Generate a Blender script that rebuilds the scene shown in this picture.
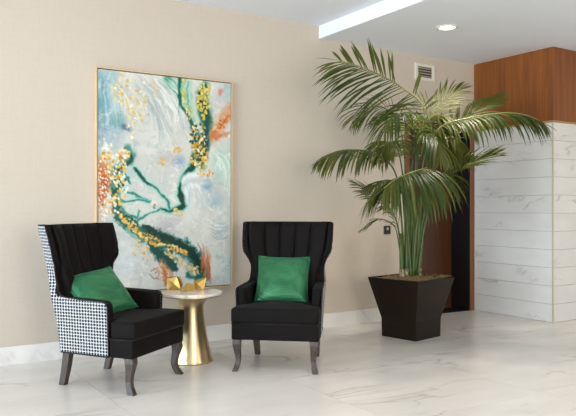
import bpy, bmesh, math, random
import numpy as np
from mathutils import Vector, Matrix
for o in list(bpy.data.objects): bpy.data.objects.remove(o)
S = bpy.context.scene
COL = S.collection
random.seed(7)
PI = math.pi

# ------------------------------------------------------------------ camera, world, lights, exposure
CAM_H = 1.2
FPX = 673.0
CA, SA = 0.8406, 0.5419            # camera yaw 32.8 degrees to the right of +Y
cam = bpy.data.cameras.new('camera'); camo = bpy.data.objects.new('camera', cam); COL.objects.link(camo)
camo.location = (0, 0, CAM_H); camo.rotation_euler = (PI/2, 0, -math.atan2(SA, CA))
cam.sensor_width = 36.0; cam.lens = 36.0*FPX/576.0; cam.clip_start = 0.05
S.camera = camo
S.view_settings.view_transform = 'Standard'; S.view_settings.look = 'None'
S.view_settings.gamma = 1.0; S.view_settings.use_curve_mapping = False
S.view_settings.exposure = -0.06

w = bpy.data.worlds.new('sky'); S.world = w; w.use_nodes = True
w.node_tree.nodes['Background'].inputs[0].default_value = (0.80, 0.90, 1.0, 1)
w.node_tree.nodes['Background'].inputs[1].default_value = 1.6

def area(name, loc, rot, sx, sy, power, color):
    l = bpy.data.lights.new(name, 'AREA'); l.shape = 'RECTANGLE'; l.size = sx; l.size_y = sy
    l.energy = power; l.color = color
    o = bpy.data.objects.new(name, l); COL.objects.link(o); o.location = loc; o.rotation_euler = rot
    return o
# daylight through the glazed left wall and through the windows of the front wall
area('daylight_left', (-8.0, 1.4, 1.5), (0, -PI/2, 0), 3.6, 9.0, 1400, (0.72, 0.86, 1.0))
area('daylight_front', (5.25, -2.85, 1.55), (PI/2, 0, 0), 1.5, 2.1, 62, (1.0, 0.94, 0.85))
area('daylight_front_far', (1.15, -2.85, 1.55), (PI/2, 0, 0), 1.5, 2.1, 110, (1.0, 0.95, 0.88))

# ------------------------------------------------------------------ helpers
def srgb(r, g, b):
    f = lambda c: (c/255/12.92) if c/255 <= 0.04045 else ((c/255+0.055)/1.055)**2.4
    return (f(r), f(g), f(b), 1.0)
def tag(o, label=None, cat=None, group=None, kind=None):
    if label: o['label'] = label
    if cat: o['category'] = cat
    if group: o['group'] = group
    if kind: o['kind'] = kind
    return o
def thing(name, label, cat, loc=(0, 0, 0), rz=0.0, group=None):
    o = bpy.data.objects.new(name, None); COL.objects.link(o); o.empty_display_size = 0.1
    o.location = loc; o.rotation_euler = (0, 0, rz)
    return tag(o, label, cat, group)
def link(name, me, mat=None, parent=None, smooth=False):
    if mat and not me.materials: me.materials.append(mat)
    if smooth:
        for p in me.polygons: p.use_smooth = True
    o = bpy.data.objects.new(name, me); COL.objects.link(o)
    if parent: o.parent = parent
    return o
def mesh(name, verts, faces):
    me = bpy.data.meshes.new(name); me.from_pydata([tuple(v) for v in verts], [], faces); me.update()
    return me
def from_bm(name, bm):
    me = bpy.data.meshes.new(name); bmesh.ops.recalc_face_normals(bm, faces=bm.faces)
    bm.to_mesh(me); bm.free(); return me
def box_me(name, x0, x1, y0, y1, z0, z1, bevel=0.0, seg=2):
    bm = bmesh.new()
    vs = [bm.verts.new((x, y, z)) for x in (x0, x1) for y in (y0, y1) for z in (z0, z1)]
    for f in ((0,1,3,2),(4,6,7,5),(0,4,5,1),(2,3,7,6),(0,2,6,4),(1,5,7,3)): bm.faces.new([vs[i] for i in f])
    if bevel: bmesh.ops.bevel(bm, geom=bm.edges[:], offset=bevel, segments=seg, affect='EDGES', profile=0.5)
    return from_bm(name, bm)
def box(name, x0, x1, y0, y1, z0, z1, mat, parent=None, bevel=0.0, smooth=False):
    return link(name, box_me(name, x0, x1, y0, y1, z0, z1, bevel), mat, parent, smooth)
def prism_me(name, outline, z0, z1, bevel=0.0, seg=3):
    bm = bmesh.new()
    a = [bm.verts.new((x, y, z0)) for x, y in outline]; b = [bm.verts.new((x, y, z1)) for x, y in outline]
    n = len(outline)
    bm.faces.new(a[::-1]); bm.faces.new(b)
    for i in range(n): bm.faces.new((a[i], a[(i+1) % n], b[(i+1) % n], b[i]))
    bmesh.ops.recalc_face_normals(bm, faces=bm.faces)
    if bevel: bmesh.ops.bevel(bm, geom=bm.edges[:], offset=bevel, segments=seg, affect='EDGES', profile=0.5)
    return from_bm(name, bm)
def loft_me(name, rings, cap=True):
    n = len(rings[0]); v = [p for r in rings for p in r]; f = []
    for i in range(len(rings)-1):
        for j in range(n):
            f.append((i*n+j, i*n+(j+1) % n, (i+1)*n+(j+1) % n, (i+1)*n+j))
    if cap:
        f.append(tuple(range(n))[::-1]); f.append(tuple((len(rings)-1)*n+j for j in range(n)))
    me = mesh(name, v, f)
    bm = bmesh.new(); bm.from_mesh(me); bmesh.ops.recalc_face_normals(bm, faces=bm.faces); bm.to_mesh(me); bm.free()
    return me
def grid_me(name, rows, closed=False):
    n = len(rows[0]); v = [p for r in rows for p in r]; f = []
    for i in range(len(rows)-1):
        for j in range(n-1):
            f.append((i*n+j, i*n+j+1, (i+1)*n+j+1, (i+1)*n+j))
    return mesh(name, v, f)
def lathe_me(name, prof, seg=48):
    rings = [[(r*math.cos(2*PI*k/seg), r*math.sin(2*PI*k/seg), z) for k in range(seg)] for r, z in prof]
    return loft_me(name, rings)
def tube_me(name, pts, rad, seg=8, rads=None):
    pts = [Vector(p) for p in pts]; rings = []
    up = Vector((0.13, 0.21, 0.97))
    for i, p in enumerate(pts):
        t = (pts[min(i+1, len(pts)-1)]-pts[max(i-1, 0)]).normalized()
        a = t.cross(up)
        if a.length < 1e-3: a = t.cross(Vector((1, 0, 0)))
        a.normalize(); b = t.cross(a).normalized()
        r = rads[i] if rads else rad
        rings.append([p+r*(math.cos(2*PI*k/seg)*a+math.sin(2*PI*k/seg)*b) for k in range(seg)])
    return loft_me(name, rings)
def catmull(P, n):
    P = [Vector(p) for p in P]; P = [2*P[0]-P[1]]+P+[2*P[-1]-P[-2]]; out = []
    m = len(P)-3
    for k in range(n+1):
        u = k/n*m; i = min(int(u), m-1); t = u-i
        a, b, c, d = P[i:i+4]
        out.append(0.5*((2*b)+(c-a)*t+(2*a-5*b+4*c-d)*t*t+(3*b-a-3*c+d)*t**3))
    return out
def at(px, py, f):
    r = (px-288)/FPX
    return Vector(((CA*r+SA)*f, (-SA*r+CA)*f, CAM_H+(208-py)/FPX*f))

# ------------------------------------------------------------------ materials
def new_mat(name, color=(0.8, 0.8, 0.8, 1), rough=0.5, metal=0.0, spec=0.5):
    m = bpy.data.materials.new(name); m.use_nodes = True
    b = m.node_tree.nodes['Principled BSDF']
    b.inputs['Base Color'].default_value = color; b.inputs['Roughness'].default_value = rough
    b.inputs['Metallic'].default_value = metal; b.inputs['Specular IOR Level'].default_value = spec
    return m
class N:
    def __init__(s, m): s.m = m; s.t = m.node_tree; s.b = s.t.nodes['Principled BSDF']
    def n(s, typ, **kw):
        x = s.t.nodes.new(typ)
        for k, v in kw.items(): setattr(x, k, v)
        return x
    def l(s, a, b): s.t.links.new(a, b)
    def math(s, op, a, b=None, c=None):
        x = s.n('ShaderNodeMath', operation=op)
        for i, v in enumerate((a, b, c)):
            if v is None: continue
            if isinstance(v, (int, float)): x.inputs[i].default_value = v
            else: s.l(v, x.inputs[i])
        return x.outputs[0]
    def coord(s, kind='Object', scale=(1, 1, 1), rot=(0, 0, 0), rand=False):
        c = s.n('ShaderNodeTexCoord'); mp = s.n('ShaderNodeMapping')
        mp.inputs['Scale'].default_value = scale; mp.inputs['Rotation'].default_value = rot
        s.l(c.outputs[kind], mp.inputs['Vector'])
        if rand:
            oi = s.n('ShaderNodeObjectInfo'); r = s.math('MULTIPLY', oi.outputs['Random'], 37.0)
            cm = s.n('ShaderNodeCombineXYZ')
            for i in range(3): s.l(r, cm.inputs[i])
            s.l(cm.outputs[0], mp.inputs['Location'])
        return mp.outputs[0]
    def noise(s, vec, scale, detail=3, rough=0.5, dist=0.0):
        x = s.n('ShaderNodeTexNoise'); x.inputs['Scale'].default_value = scale
        x.inputs['Detail'].default_value = detail; x.inputs['Roughness'].default_value = rough
        x.inputs['Distortion'].default_value = dist
        s.l(vec, x.inputs['Vector']); return x.outputs['Fac']
    def ramp(s, fac, stops):
        x = s.n('ShaderNodeValToRGB'); e = x.color_ramp.elements
        while len(e) < len(stops): e.new(0.5)
        for el, (p, c) in zip(e, stops): el.position = p; el.color = c
        s.l(fac, x.inputs[0]); return x.outputs[0]
    def mix(s, fac, a, b, blend='MIX'):
        x = s.n('ShaderNodeMix', data_type='RGBA', blend_type=blend)
        for i, v in ((0, fac), (6, a), (7, b)):
            if isinstance(v, (int, float)): x.inputs[i].default_value = v
            elif isinstance(v, tuple): x.inputs[i].default_value = v
            else: s.l(v, x.inputs[i])
        return x.outputs[2]
    def color(s, c): s.l(c, s.b.inputs['Base Color'])
    def bump(s, h, strength=0.2, dist=0.01):
        x = s.n('ShaderNodeBump'); x.inputs['Strength'].default_value = strength; x.inputs['Distance'].default_value = dist
        s.l(h, x.inputs['Height']); s.l(x.outputs[0], s.b.inputs['Normal'])

def marble(name, base, base2, vein, rough, scale=1.0, rot=(0, 0, 0.6), stretch=(1, 1, 1), amount=0.9, width=0.02, mask=(0.48, 0.62)):
    m = new_mat(name, base, rough); g = N(m)
    v = g.coord('Object', tuple(scale*q for q in stretch), rot, True)
    n1 = g.noise(v, 0.9, 4, 0.55, 0.6)
    d = g.math('ABSOLUTE', g.math('SUBTRACT', n1, 0.5))
    vn = g.ramp(d, [(0.0, (1, 1, 1, 1)), (width, (0.25, 0.25, 0.25, 1)), (width*3.0, (0, 0, 0, 1))])
    mk = g.ramp(g.noise(v, 1.1, 2, 0.5), [(mask[0], (0, 0, 0, 1)), (mask[1], (1, 1, 1, 1))])
    f = g.math('MULTIPLY', g.math('MULTIPLY', vn, mk), amount)
    cloud = g.mix(g.ramp(g.noise(v, 1.7, 4, 0.6), [(0.35, (0, 0, 0, 1)), (0.7, (1, 1, 1, 1))]), base, base2)
    g.color(g.mix(f, cloud, vein))
    return m
M = {}
M['floor_tile'] = marble('floor_marble', srgb(226, 221, 214), srgb(216, 210, 202), srgb(160, 148, 136), 0.24, 0.9, (0, 0, 0.9), (1, 2.6, 1), 0.55, 0.012)
M['grout'] = new_mat('grout', srgb(172, 164, 154), 0.8)
M['base_tile'] = marble('baseboard_marble', srgb(238, 234, 228), srgb(228, 223, 216), srgb(176, 166, 154), 0.25, 1.0, (0, 0, 0.3), (1, 1, 2), 0.35, 0.014)
M['wall_tile'] = marble('wall_marble', srgb(228, 225, 220), srgb(221, 218, 213), srgb(150, 143, 137), 0.12, 1.5, (0.5, 0.2, 0.3), (1, 1, 2.2), 0.55, 0.016, (0.54, 0.66))
M['tile_joint'] = new_mat('tile_joint', srgb(168, 163, 156), 0.8)
M['ceiling'] = new_mat('ceiling_paint', srgb(238, 240, 244), 0.9, spec=0.1)
m = M['wall'] = new_mat('wall_covering', srgb(205, 190, 170), 0.75, spec=0.25); g = N(m)
v = g.coord('Object', (1, 1, 1))
v2 = g.coord('Object', (3, 3, 90)); v3 = g.coord('Object', (90, 90, 3))
wv = g.math('ADD', g.noise(v2, 3, 2), g.noise(v3, 3, 2))
g.color(g.mix(g.ramp(wv, [(0.75, (0, 0, 0, 1)), (1.25, (1, 1, 1, 1))]), srgb(201, 188, 171), srgb(206, 193, 176)))
g.bump(wv, 0.05, 0.003)
m = M['wood'] = new_mat('walnut_veneer', srgb(120, 72, 42), 0.38); g = N(m)
v = g.coord('Object', (9, 9, 0.5), (0, 0, 0), True)
n1 = g.noise(v, 2.2, 6, 0.6, 0.8); n2 = g.noise(g.coord('Object', (40, 40, 1.2), (0, 0, 0), True), 2.0, 3, 0.6)
g.color(g.mix(g.math('MULTIPLY', n2, 0.5), g.ramp(n1, [(0.3, srgb(108, 56, 16)), (0.52, srgb(140, 78, 25)), (0.72, srgb(158, 94, 33))]), srgb(106, 55, 14)))
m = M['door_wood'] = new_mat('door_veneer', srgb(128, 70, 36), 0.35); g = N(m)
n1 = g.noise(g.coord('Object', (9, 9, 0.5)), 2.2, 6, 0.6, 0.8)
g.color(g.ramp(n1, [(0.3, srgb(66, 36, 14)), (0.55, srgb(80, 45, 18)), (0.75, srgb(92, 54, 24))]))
m = M['leg_wood'] = new_mat('grey_washed_wood', srgb(92, 80, 72), 0.5); g = N(m)
n1 = g.noise(g.coord('Object', (60, 60, 5)), 2.0, 4, 0.6)
g.color(g.ramp(n1, [(0.3, srgb(46, 37, 32)), (0.55, srgb(70, 59, 52)), (0.75, srgb(96, 84, 75))]))
m = M['frame_wood'] = new_mat('pale_wood_frame', srgb(206, 180, 140), 0.45); g = N(m)
g.color(g.ramp(g.noise(g.coord('Object', (30, 30, 3)), 2.0, 3), [(0.3, srgb(196, 170, 130)), (0.7, srgb(218, 194, 156))]))
M['dark_gap'] = new_mat('frame_shadow_gap', srgb(60, 50, 42), 0.8)
m = M['black_fabric'] = new_mat('black_velvet', srgb(30, 26, 25), 0.75, spec=0.12); g = N(m)
m.node_tree.nodes['Principled BSDF'].inputs['Sheen Weight'].default_value = 0.02
m.node_tree.nodes['Principled BSDF'].inputs['Sheen Roughness'].default_value = 0.4
g.color(g.mix(g.noise(g.coord('Object'), 9, 3), srgb(13, 10, 9), srgb(22, 18, 16)))
g.bump(g.noise(g.coord('Object'), 500, 2), 0.15, 0.002)
M['piping'] = new_mat('black_piping', srgb(20, 18, 20), 0.5, spec=0.3)
# houndstooth: two-by-two twill of four dark and four light threads
m = M['houndstooth'] = new_mat('houndstooth_cloth', (0.8, 0.8, 0.8, 1), 0.8, spec=0.2); g = N(m)
uvn = g.n('ShaderNodeUVMap'); sep = g.n('ShaderNodeSeparateXYZ'); g.l(uvn.outputs[0], sep.inputs[0])
TH = 8/0.023; TV = 8/0.0215
ux = g.math('FLOOR', g.math('MULTIPLY', sep.outputs[0], TH)); uy = g.math('FLOOR', g.math('MULTIPLY', sep.outputs[1], TV))
warp = g.math('LESS_THAN', g.math('FLOORED_MODULO', ux, 8.0), 4.5)
weft = g.math('LESS_THAN', g.math('FLOORED_MODULO', uy, 8.0), 4.5)
tw = g.math('LESS_THAN', g.math('FLOORED_MODULO', g.math('SUBTRACT', ux, uy), 4.0), 1.5)
dk = g.math('ADD', g.math('MULTIPLY', tw, warp), g.math('MULTIPLY', g.math('SUBTRACT', 1.0, tw), weft))
g.color(g.mix(dk, srgb(214, 214, 216), srgb(14, 14, 22)))
m = M['satin'] = new_mat('green_satin', srgb(34, 106, 66), 0.40, 0.45); g = N(m)
wv = g.noise(g.coord('Object', (1.5, 14, 3)), 3.2, 4, 0.55, 0.6)
g.color(g.mix(g.ramp(wv, [(0.3, (0, 0, 0, 1)), (0.7, (1, 1, 1, 1))]), srgb(28, 92, 58), srgb(56, 120, 76)))
m.node_tree.nodes['Principled BSDF'].inputs['Sheen Weight'].default_value = 0.35
m.node_tree.nodes['Principled BSDF'].inputs['Sheen Tint'].default_value = srgb(110, 200, 150)
g.bump(wv, 0.8, 0.014)
m = M['brass'] = new_mat('brushed_brass', srgb(202, 180, 140), 0.30, 1.0); g = N(m)
g.bump(g.noise(g.coord('Object', (1, 1, 60)), 6, 2), 0.05, 0.002)
M['gold'] = new_mat('gold_leaf', srgb(216, 178, 104), 0.34, 1.0)
M['brass_trim'] = new_mat('brass_trim', srgb(205, 172, 112), 0.3, 1.0)
M['pale_bead'] = new_mat('champagne_bead', srgb(206, 194, 168), 0.35, 0.5)
M['table_marble'] = marble('white_table_marble', srgb(232, 228, 220), srgb(222, 216, 206), srgb(180, 168, 152), 0.2, 5.0)
M['planter'] = new_mat('dark_bronze_planter', srgb(24, 14, 5), 0.2, 0.0, 0.22)
m = M['soil'] = new_mat('bark_mulch', srgb(120, 96, 66), 0.95); g = N(m)
n1 = g.noise(g.coord('Object'), 60, 5, 0.7)
g.color(g.ramp(n1, [(0.3, srgb(78, 56, 36)), (0.5, srgb(134, 106, 70)), (0.7, srgb(176, 150, 104))])); g.bump(n1, 0.8, 0.02)
M['moss'] = new_mat('dry_moss', srgb(142, 128, 80), 0.9)
m = M['leaf'] = new_mat('palm_leaf', srgb(60, 96, 42), 0.45, spec=0.32); g = N(m)
oi = g.n('ShaderNodeObjectInfo')
g.color(g.mix(g.math('MULTIPLY', g.math('POWER', oi.outputs['Random'], 3.0), 0.55), g.mix(g.noise(g.coord('Object'), 5, 2), srgb(17, 38, 9), srgb(58, 76, 20)), srgb(116, 108, 44)))
tr = g.n('ShaderNodeBsdfTranslucent'); tr.inputs[0].default_value = srgb(110, 140, 50)
ms = g.n('ShaderNodeMixShader'); ms.inputs[0].default_value = 0.22
out = [x for x in m.node_tree.nodes if x.type == 'OUTPUT_MATERIAL'][0]
g.l(g.b.outputs[0], ms.inputs[1]); g.l(tr.outputs[0], ms.inputs[2]); g.l(ms.outputs[0], out.inputs[0])
M['rachis'] = new_mat('palm_rachis', srgb(128, 128, 66), 0.45)
m = M['stem'] = new_mat('palm_stem', srgb(74, 108, 48), 0.45); g = N(m)
g.color(g.mix(g.noise(g.coord('Object', (20, 20, 2)), 3, 3), srgb(40, 68, 24), srgb(92, 112, 46)))
m = M['sheath'] = new_mat('palm_sheath', srgb(150, 130, 100), 0.8); g = N(m)
g.color(g.ramp(g.noise(g.coord('Object', (30, 30, 12)), 3, 4), [(0.35, srgb(96, 80, 54)), (0.65, srgb(188, 172, 142))]))
M['white_metal'] = new_mat('white_enamel', srgb(226, 218, 204), 0.4)
M['vent_dark'] = new_mat('vent_dark', srgb(58, 50, 44), 0.8)
M['vent_slat'] = new_mat('vent_slat', srgb(180, 168, 150), 0.5)
M['black_metal'] = new_mat('black_metal', srgb(18, 17, 18), 0.4)
M['black_plastic'] = new_mat('black_plastic', srgb(24, 22, 22), 0.35)
M['jamb_wood'] = new_mat('jamb_wood', srgb(126, 76, 44), 0.4)
M['white_trim'] = new_mat('white_trim', srgb(222, 218, 212), 0.5)
m = M['lamp_glow'] = new_mat('lamp_glow', (1, 1, 1, 1)); bb = m.node_tree.nodes['Principled BSDF']
bb.inputs['Emission Color'].default_value = (1, 0.95, 0.86, 1); bb.inputs['Emission Strength'].default_value = 9
m = M['glass'] = new_mat('clear_glass', (1, 1, 1, 1), 0.02); m.node_tree.nodes['Principled BSDF'].inputs['Transmission Weight'].default_value = 1.0
m.node_tree.nodes['Principled BSDF'].inputs['IOR'].default_value = 1.05

# ------------------------------------------------------------------ room shell
WY = 5.48; RX0, RX1, RY0 = -4.0, 9.0, -3.0
BX, BY = 6.14, 4.41                 # corner of the marble-clad block
ZC, ZU, XS = 2.89, 3.015, 3.9       # lower ceiling, upper ceiling, step between them
def struct(o): o['kind'] = 'structure'; return o

floor = struct(box('floor', RX0, RX1, RY0, WY+0.4, -0.12, -0.004, M['grout']))
TX, TY = 1.2, 1.2
tile_me = {}
i0 = math.floor((RX0-1.35)/TX); i1 = math.ceil((RX1-1.35)/TX)
j0 = math.floor((RY0-2.8)/TY); j1 = math.ceil((WY-2.8)/TY)
for i in range(i0, i1):
    for j in range(j0, j1):
        x0, x1 = max(1.35+i*TX, RX0), min(1.35+(i+1)*TX, RX1)
        y0, y1 = max(2.8+j*TY, RY0), min(2.8+(j+1)*TY, WY)
        if x1-x0 < 0.05 or y1-y0 < 0.05: continue
        if x0 > BX and y0 > BY: continue
        if x1 > BX and y1 > BY:
            if x0 < BX: x1 = BX
            else: y1 = BY
        key = (round(x1-x0, 3), round(y1-y0, 3))
        if key not in tile_me:
            hx, hy = key[0]/2-0.0012, key[1]/2-0.0012
            tile_me[key] = box_me('floor_tile', -hx, hx, -hy, hy, -0.008, 0.0)
        o = link('floor_tile', tile_me[key], M['floor_tile'], floor); o.location = ((x0+x1)/2, (y0+y1)/2, 0)

# back wall with the recessed doorway
DX0, DX1, DZ = 5.10, 6.06, 2.10
bm_parts = [(RX0, DX0, 0, 3.2), (DX0, DX1, DZ, 3.2), (DX1, BX+0.2, 0, 3.2)]
wv_, wf_ = [], []
for a, b, c, d in bm_parts:
    k = len(wv_)
    wv_ += [(x, y, z) for x in (a, b) for y in (WY, WY+0.12) for z in (c, d)]
    wf_ += [tuple(k+q for q in f) for f in ((0,1,3,2),(4,6,7,5),(0,4,5,1),(2,3,7,6),(0,2,6,4),(1,5,7,3))]
wall_back = struct(link('wall_back', mesh('wall_back', wv_, wf_), M['wall']))
# other walls of the lobby (behind and beside the camera)
wall_right = struct(box('wall_right', RX1, RX1+0.12, RY0, BY+0.2, 0, 3.2, M['wall']))
fw_v, fw_f = [], []
FW = [(-3.2, -1.2), (0.4, 1.9), (2.6, 3.4), (4.5, 6.0)]
xs = [RX0]
for a, b in FW: xs += [a, b]
xs.append(RX1)
segs = [(xs[i], xs[i+1], 0, 3.2) for i in range(0, len(xs), 2)]+[(a, b, 2.6, 3.2) for a, b in FW]+[(a, b, 0, 0.5) for a, b in FW]
for a, b, c, d in segs:
    k = len(fw_v)
    fw_v += [(x, y, z) for x in (a, b) for y in (RY0-0.12, RY0) for z in (c, d)]
    fw_f += [tuple(k+q for q in f) for f in ((0,1,3,2),(4,6,7,5),(0,4,5,1),(2,3,7,6),(0,2,6,4),(1,5,7,3))]
wall_front = struct(link('wall_front', mesh('wall_front', fw_v, fw_f), M['wall']))
for k, (a, b) in enumerate(FW):
    wn = struct(link('window_%d' % (k+2), loft_me('window_frame', [[(a+q, RY0-0.06+dy, 0.5+q), (b-q, RY0-0.06+dy, 0.5+q), (b-q, RY0-0.06+dy, 2.6-q), (a+q, RY0-0.06+dy, 2.6-q)] for q, dy in ((0, 0), (0, 0.05), (0.05, 0.05), (0.05, 0), (0, 0))], cap=False), M['black_metal']))
wl = struct(link('window_1', box_me('head', -4.06, -4.0, RY0, WY, 2.9, 3.2), M['black_metal']))
for k in range(6):
    y = RY0+k*(WY-RY0)/5
    link('mullion', box_me('mullion', -4.06, -4.0, max(y-0.03, RY0), min(y+0.03, WY), 0, 2.9), M['black_metal'], wl)

ceiling = struct(box('ceiling', RX0, XS, RY0, WY, ZU, ZU+0.2, M['ceiling']))
box('lower_ceiling', XS, RX1, RY0, WY, ZC, ZU+0.2, M['ceiling'], ceiling)

# marble skirting along the back wall, tile by tile
base = struct(box('baseboard_back', RX0, DX0-0.06, WY-0.012, WY-0.0005, 0.0, 0.14, M['grout']))
k = 0; x = 1.37-0.6*9; me_b = None
while x < DX0-0.06:
    a, b = max(x, RX0), min(x+0.6, DX0-0.06)
    if b-a > 0.02:
        if b-a > 0.599:
            if me_b is None: me_b = box_me('skirting_tile', -0.2992, 0.2992, -0.006, 0.006, 0, 0.142, 0.001, 1)
            me_ = me_b
        else: me_ = box_me('skirting_tile', -(b-a)/2, (b-a)/2, -0.006, 0.006, 0, 0.142, 0.001, 1)
        o = link('skirting_tile', me_, M['base_tile'], base); o.location = ((a+b)/2, WY-0.010, 0)
    x += 0.6

# doorway: timber door set back, black reveal, wood casing
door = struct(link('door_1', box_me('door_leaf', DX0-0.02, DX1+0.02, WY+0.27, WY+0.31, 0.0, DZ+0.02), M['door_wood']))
box('reveal', DX1, DX1+0.02, WY+0.12, WY+0.30, 0, DZ+0.04, M['black_metal'], door)
box('reveal', DX0-0.02, DX0, WY+0.12, WY+0.30, 0, DZ+0.04, M['black_metal'], door)
box('reveal', DX0, DX1, WY+0.12, WY+0.30, DZ, DZ+0.03, M['black_metal'], door)
box('reveal_liner', DX1-0.012, DX1-0.0005, WY-0.01, WY+0.27, 0, DZ, M['black_metal'], door)
box('reveal_liner', DX0+0.0005, DX0+0.012, WY-0.01, WY+0.27, 0, DZ, M['black_metal'], door)
box('threshold', DX0, DX1, WY, WY+0.27, -0.004, 0.004, M['black_metal'], door)
box('casing', DX1, DX1+0.062, WY-0.022, WY-0.0005, 0, DZ+0.06, M['jamb_wood'], door, 0.003)
box('casing', DX0-0.06, DX0, WY-0.022, WY-0.0005, 0, DZ+0.06, M['jamb_wood'], door, 0.003)
box('casing', DX0, DX1, WY-0.022, WY-0.0005, DZ, DZ+0.06, M['jamb_wood'], door, 0.003)
# the latch side of the door
dh = link('door_handle', tube_me('door_handle', [(DX0+0.09, WY+0.268, 0.9), (DX0+0.09, WY+0.225, 0.9), (DX0+0.09, WY+0.225, 1.25), (DX0+0.09, WY+0.268, 1.25)], 0.011), M['black_metal'], door)

# marble-clad block with walnut bulkhead
core = struct(box('wall_side', BX+0.012, RX1, BY+0.012, WY+0.12, 0, ZC-0.001, M['tile_joint']))
ROW = 2.10/11; J = 0.0014
tl_me = box_me('tile_strip', 0, 0.012, J, WY-BY-0.02-J, J, ROW-J, 0.001, 1)
for k in range(11):
    o = link('wall_tile', tl_me, M['wall_tile'], core); o.location = (BX, BY+0.012, k*ROW)
TW = 1.2
for k in range(11):
    x = BX+0.012
    while x < RX1-0.01:
        b = min(x+TW, RX1)
        o = link('wall_tile', box_me('tile_strip', J, b-x-J, 0, 0.012, J, ROW-J, 0.001, 1), M['wall_tile'], core); o.location = (x, BY, k*ROW); x = b
box('corner_bead', BX-0.003, BX+0.012, BY-0.003, BY+0.012, 0, 2.10, M['pale_bead'], core, 0.002)
box('edge_bead', BX-0.004, BX+0.012, WY-0.022, WY-0.0005, 0, 2.10, M['white_trim'], core, 0.002)
box('brass_strip', BX-0.006, BX+0.012, BY-0.006, WY-0.001, 2.10, 2.118, M['brass_trim'], core)
box('brass_strip', BX+0.012, RX1, BY-0.006, BY+0.012, 2.10, 2.118, M['brass_trim'], core)
ys = [BY, BY+0.535, WY-0.001]
for a, b in zip(ys[:-1], ys[1:]):
    box('wood_panel', BX, BX+0.012, a+0.001, b-0.001, 2.119, ZC-0.002, M['wood'], core, 0.0015)
x = BX+0.012
while x < RX1-0.01:
    b = min(x+1.2, RX1); box('wood_panel', x+0.001, b-0.001, BY, BY+0.012, 2.119, ZC-0.002, M['wood'], core, 0.0015); x = b

# ------------------------------------------------------------------ ceiling downlight
def downlight(x, y, z, label, power):
    t = thing('recessed_downlight', label, 'ceiling light', (x, y, z))
    seg = 40
    ring = lathe_me('trim_ring', [(0.075, 0.0), (0.108, 0.0), (0.106, -0.006), (0.085, -0.010), (0.075, -0.004)], seg)
    bm = bmesh.new(); bm.from_mesh(ring)
    bmesh.ops.delete(bm, geom=[f for f in bm.faces if len(f.verts) > 4], context='FACES_ONLY'); bm.to_mesh(ring); bm.free()
    link('trim_ring', ring, M['white_metal'], t, True)
    link('lens', lathe_me('lens', [(0.075, -0.0008), (0.06, -0.005), (0.03, -0.008), (0.002, -0.009)], seg), M['lamp_glow'], t, True)
    l = bpy.data.lights.new('downlight', 'SPOT'); l.energy = power; l.color = (1.0, 0.90, 0.76); l.spot_size = 1.7; l.spot_blend = 0.8; l.shadow_soft_size = 0.07
    lo = bpy.data.objects.new('downlight_beam', l); COL.objects.link(lo); lo.location = (x, y, z-0.03)
    return t
downlight(4.665, 4.489, ZC, 'round recessed ceiling light glowing above the palm', 110)
downlight(6.95, 3.55, ZC, 'round recessed ceiling light in front of the walnut bulkhead', 12)
downlight(5.2, 1.9, ZC, 'unseen round ceiling light added to brighten the middle of the lobby floor', 15)  # added lamp out of view, lifts the floor and the ceiling by bounce
downlight(2.2, 2.3, ZU, 'unseen round light added in the higher ceiling to brighten the floor before the chairs', 105)  # another unseen lamp, added to brighten the floor ahead of the chairs

# ------------------------------------------------------------------ air vent and wall plate
t = thing('air_vent', 'square off-white air vent high on the beige wall', 'vent', (5.34, WY, 2.71))
hw, hh = 0.15, 0.093
link('vent_frame', loft_me('vent_frame', [[(-a, y, -b), (a, y, -b), (a, y, b), (-a, y, b)] for a, b, y in ((hw, hh, -0.001), (hw, hh, -0.012), (hw-0.012, hh-0.012, -0.018), (hw-0.045, hh-0.034, -0.014), (hw-0.045, hh-0.034, -0.001))], cap=False), M['white_metal'], t)
box('vent_back', -hw+0.045, hw-0.045, -0.004, -0.001, -hh+0.034, hh-0.034, M['vent_dark'], t)
for k in range(4):
    z = -hh+0.034+(k+0.5)*(2*hh-0.068)/4
    link('slat', loft_me('slat', [[(x, -0.004, z+0.004), (x, -0.013, z-0.008), (x, -0.0145, z-0.006), (x, -0.006, z+0.007)] for x in (-hw+0.046, hw-0.046)]), M['vent_slat'], t)
t = thing('wall_plate', 'small black wall control plate beside the palm stems', 'wall plate', (4.79, WY, 0.965))
link('plate', box_me('plate', -0.045, 0.045, -0.012, -0.0005, -0.045, 0.045, 0.004), M['black_plastic'], t)
link('button', lathe_me('button', [(0.016, 0), (0.016, 0.004), (0.012, 0.006)], 20), M['vent_slat'], t, True).matrix_local = Matrix.Translation((0, -0.012, 0.012)) @ Matrix.Rotation(PI/2, 4, 'X')

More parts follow.
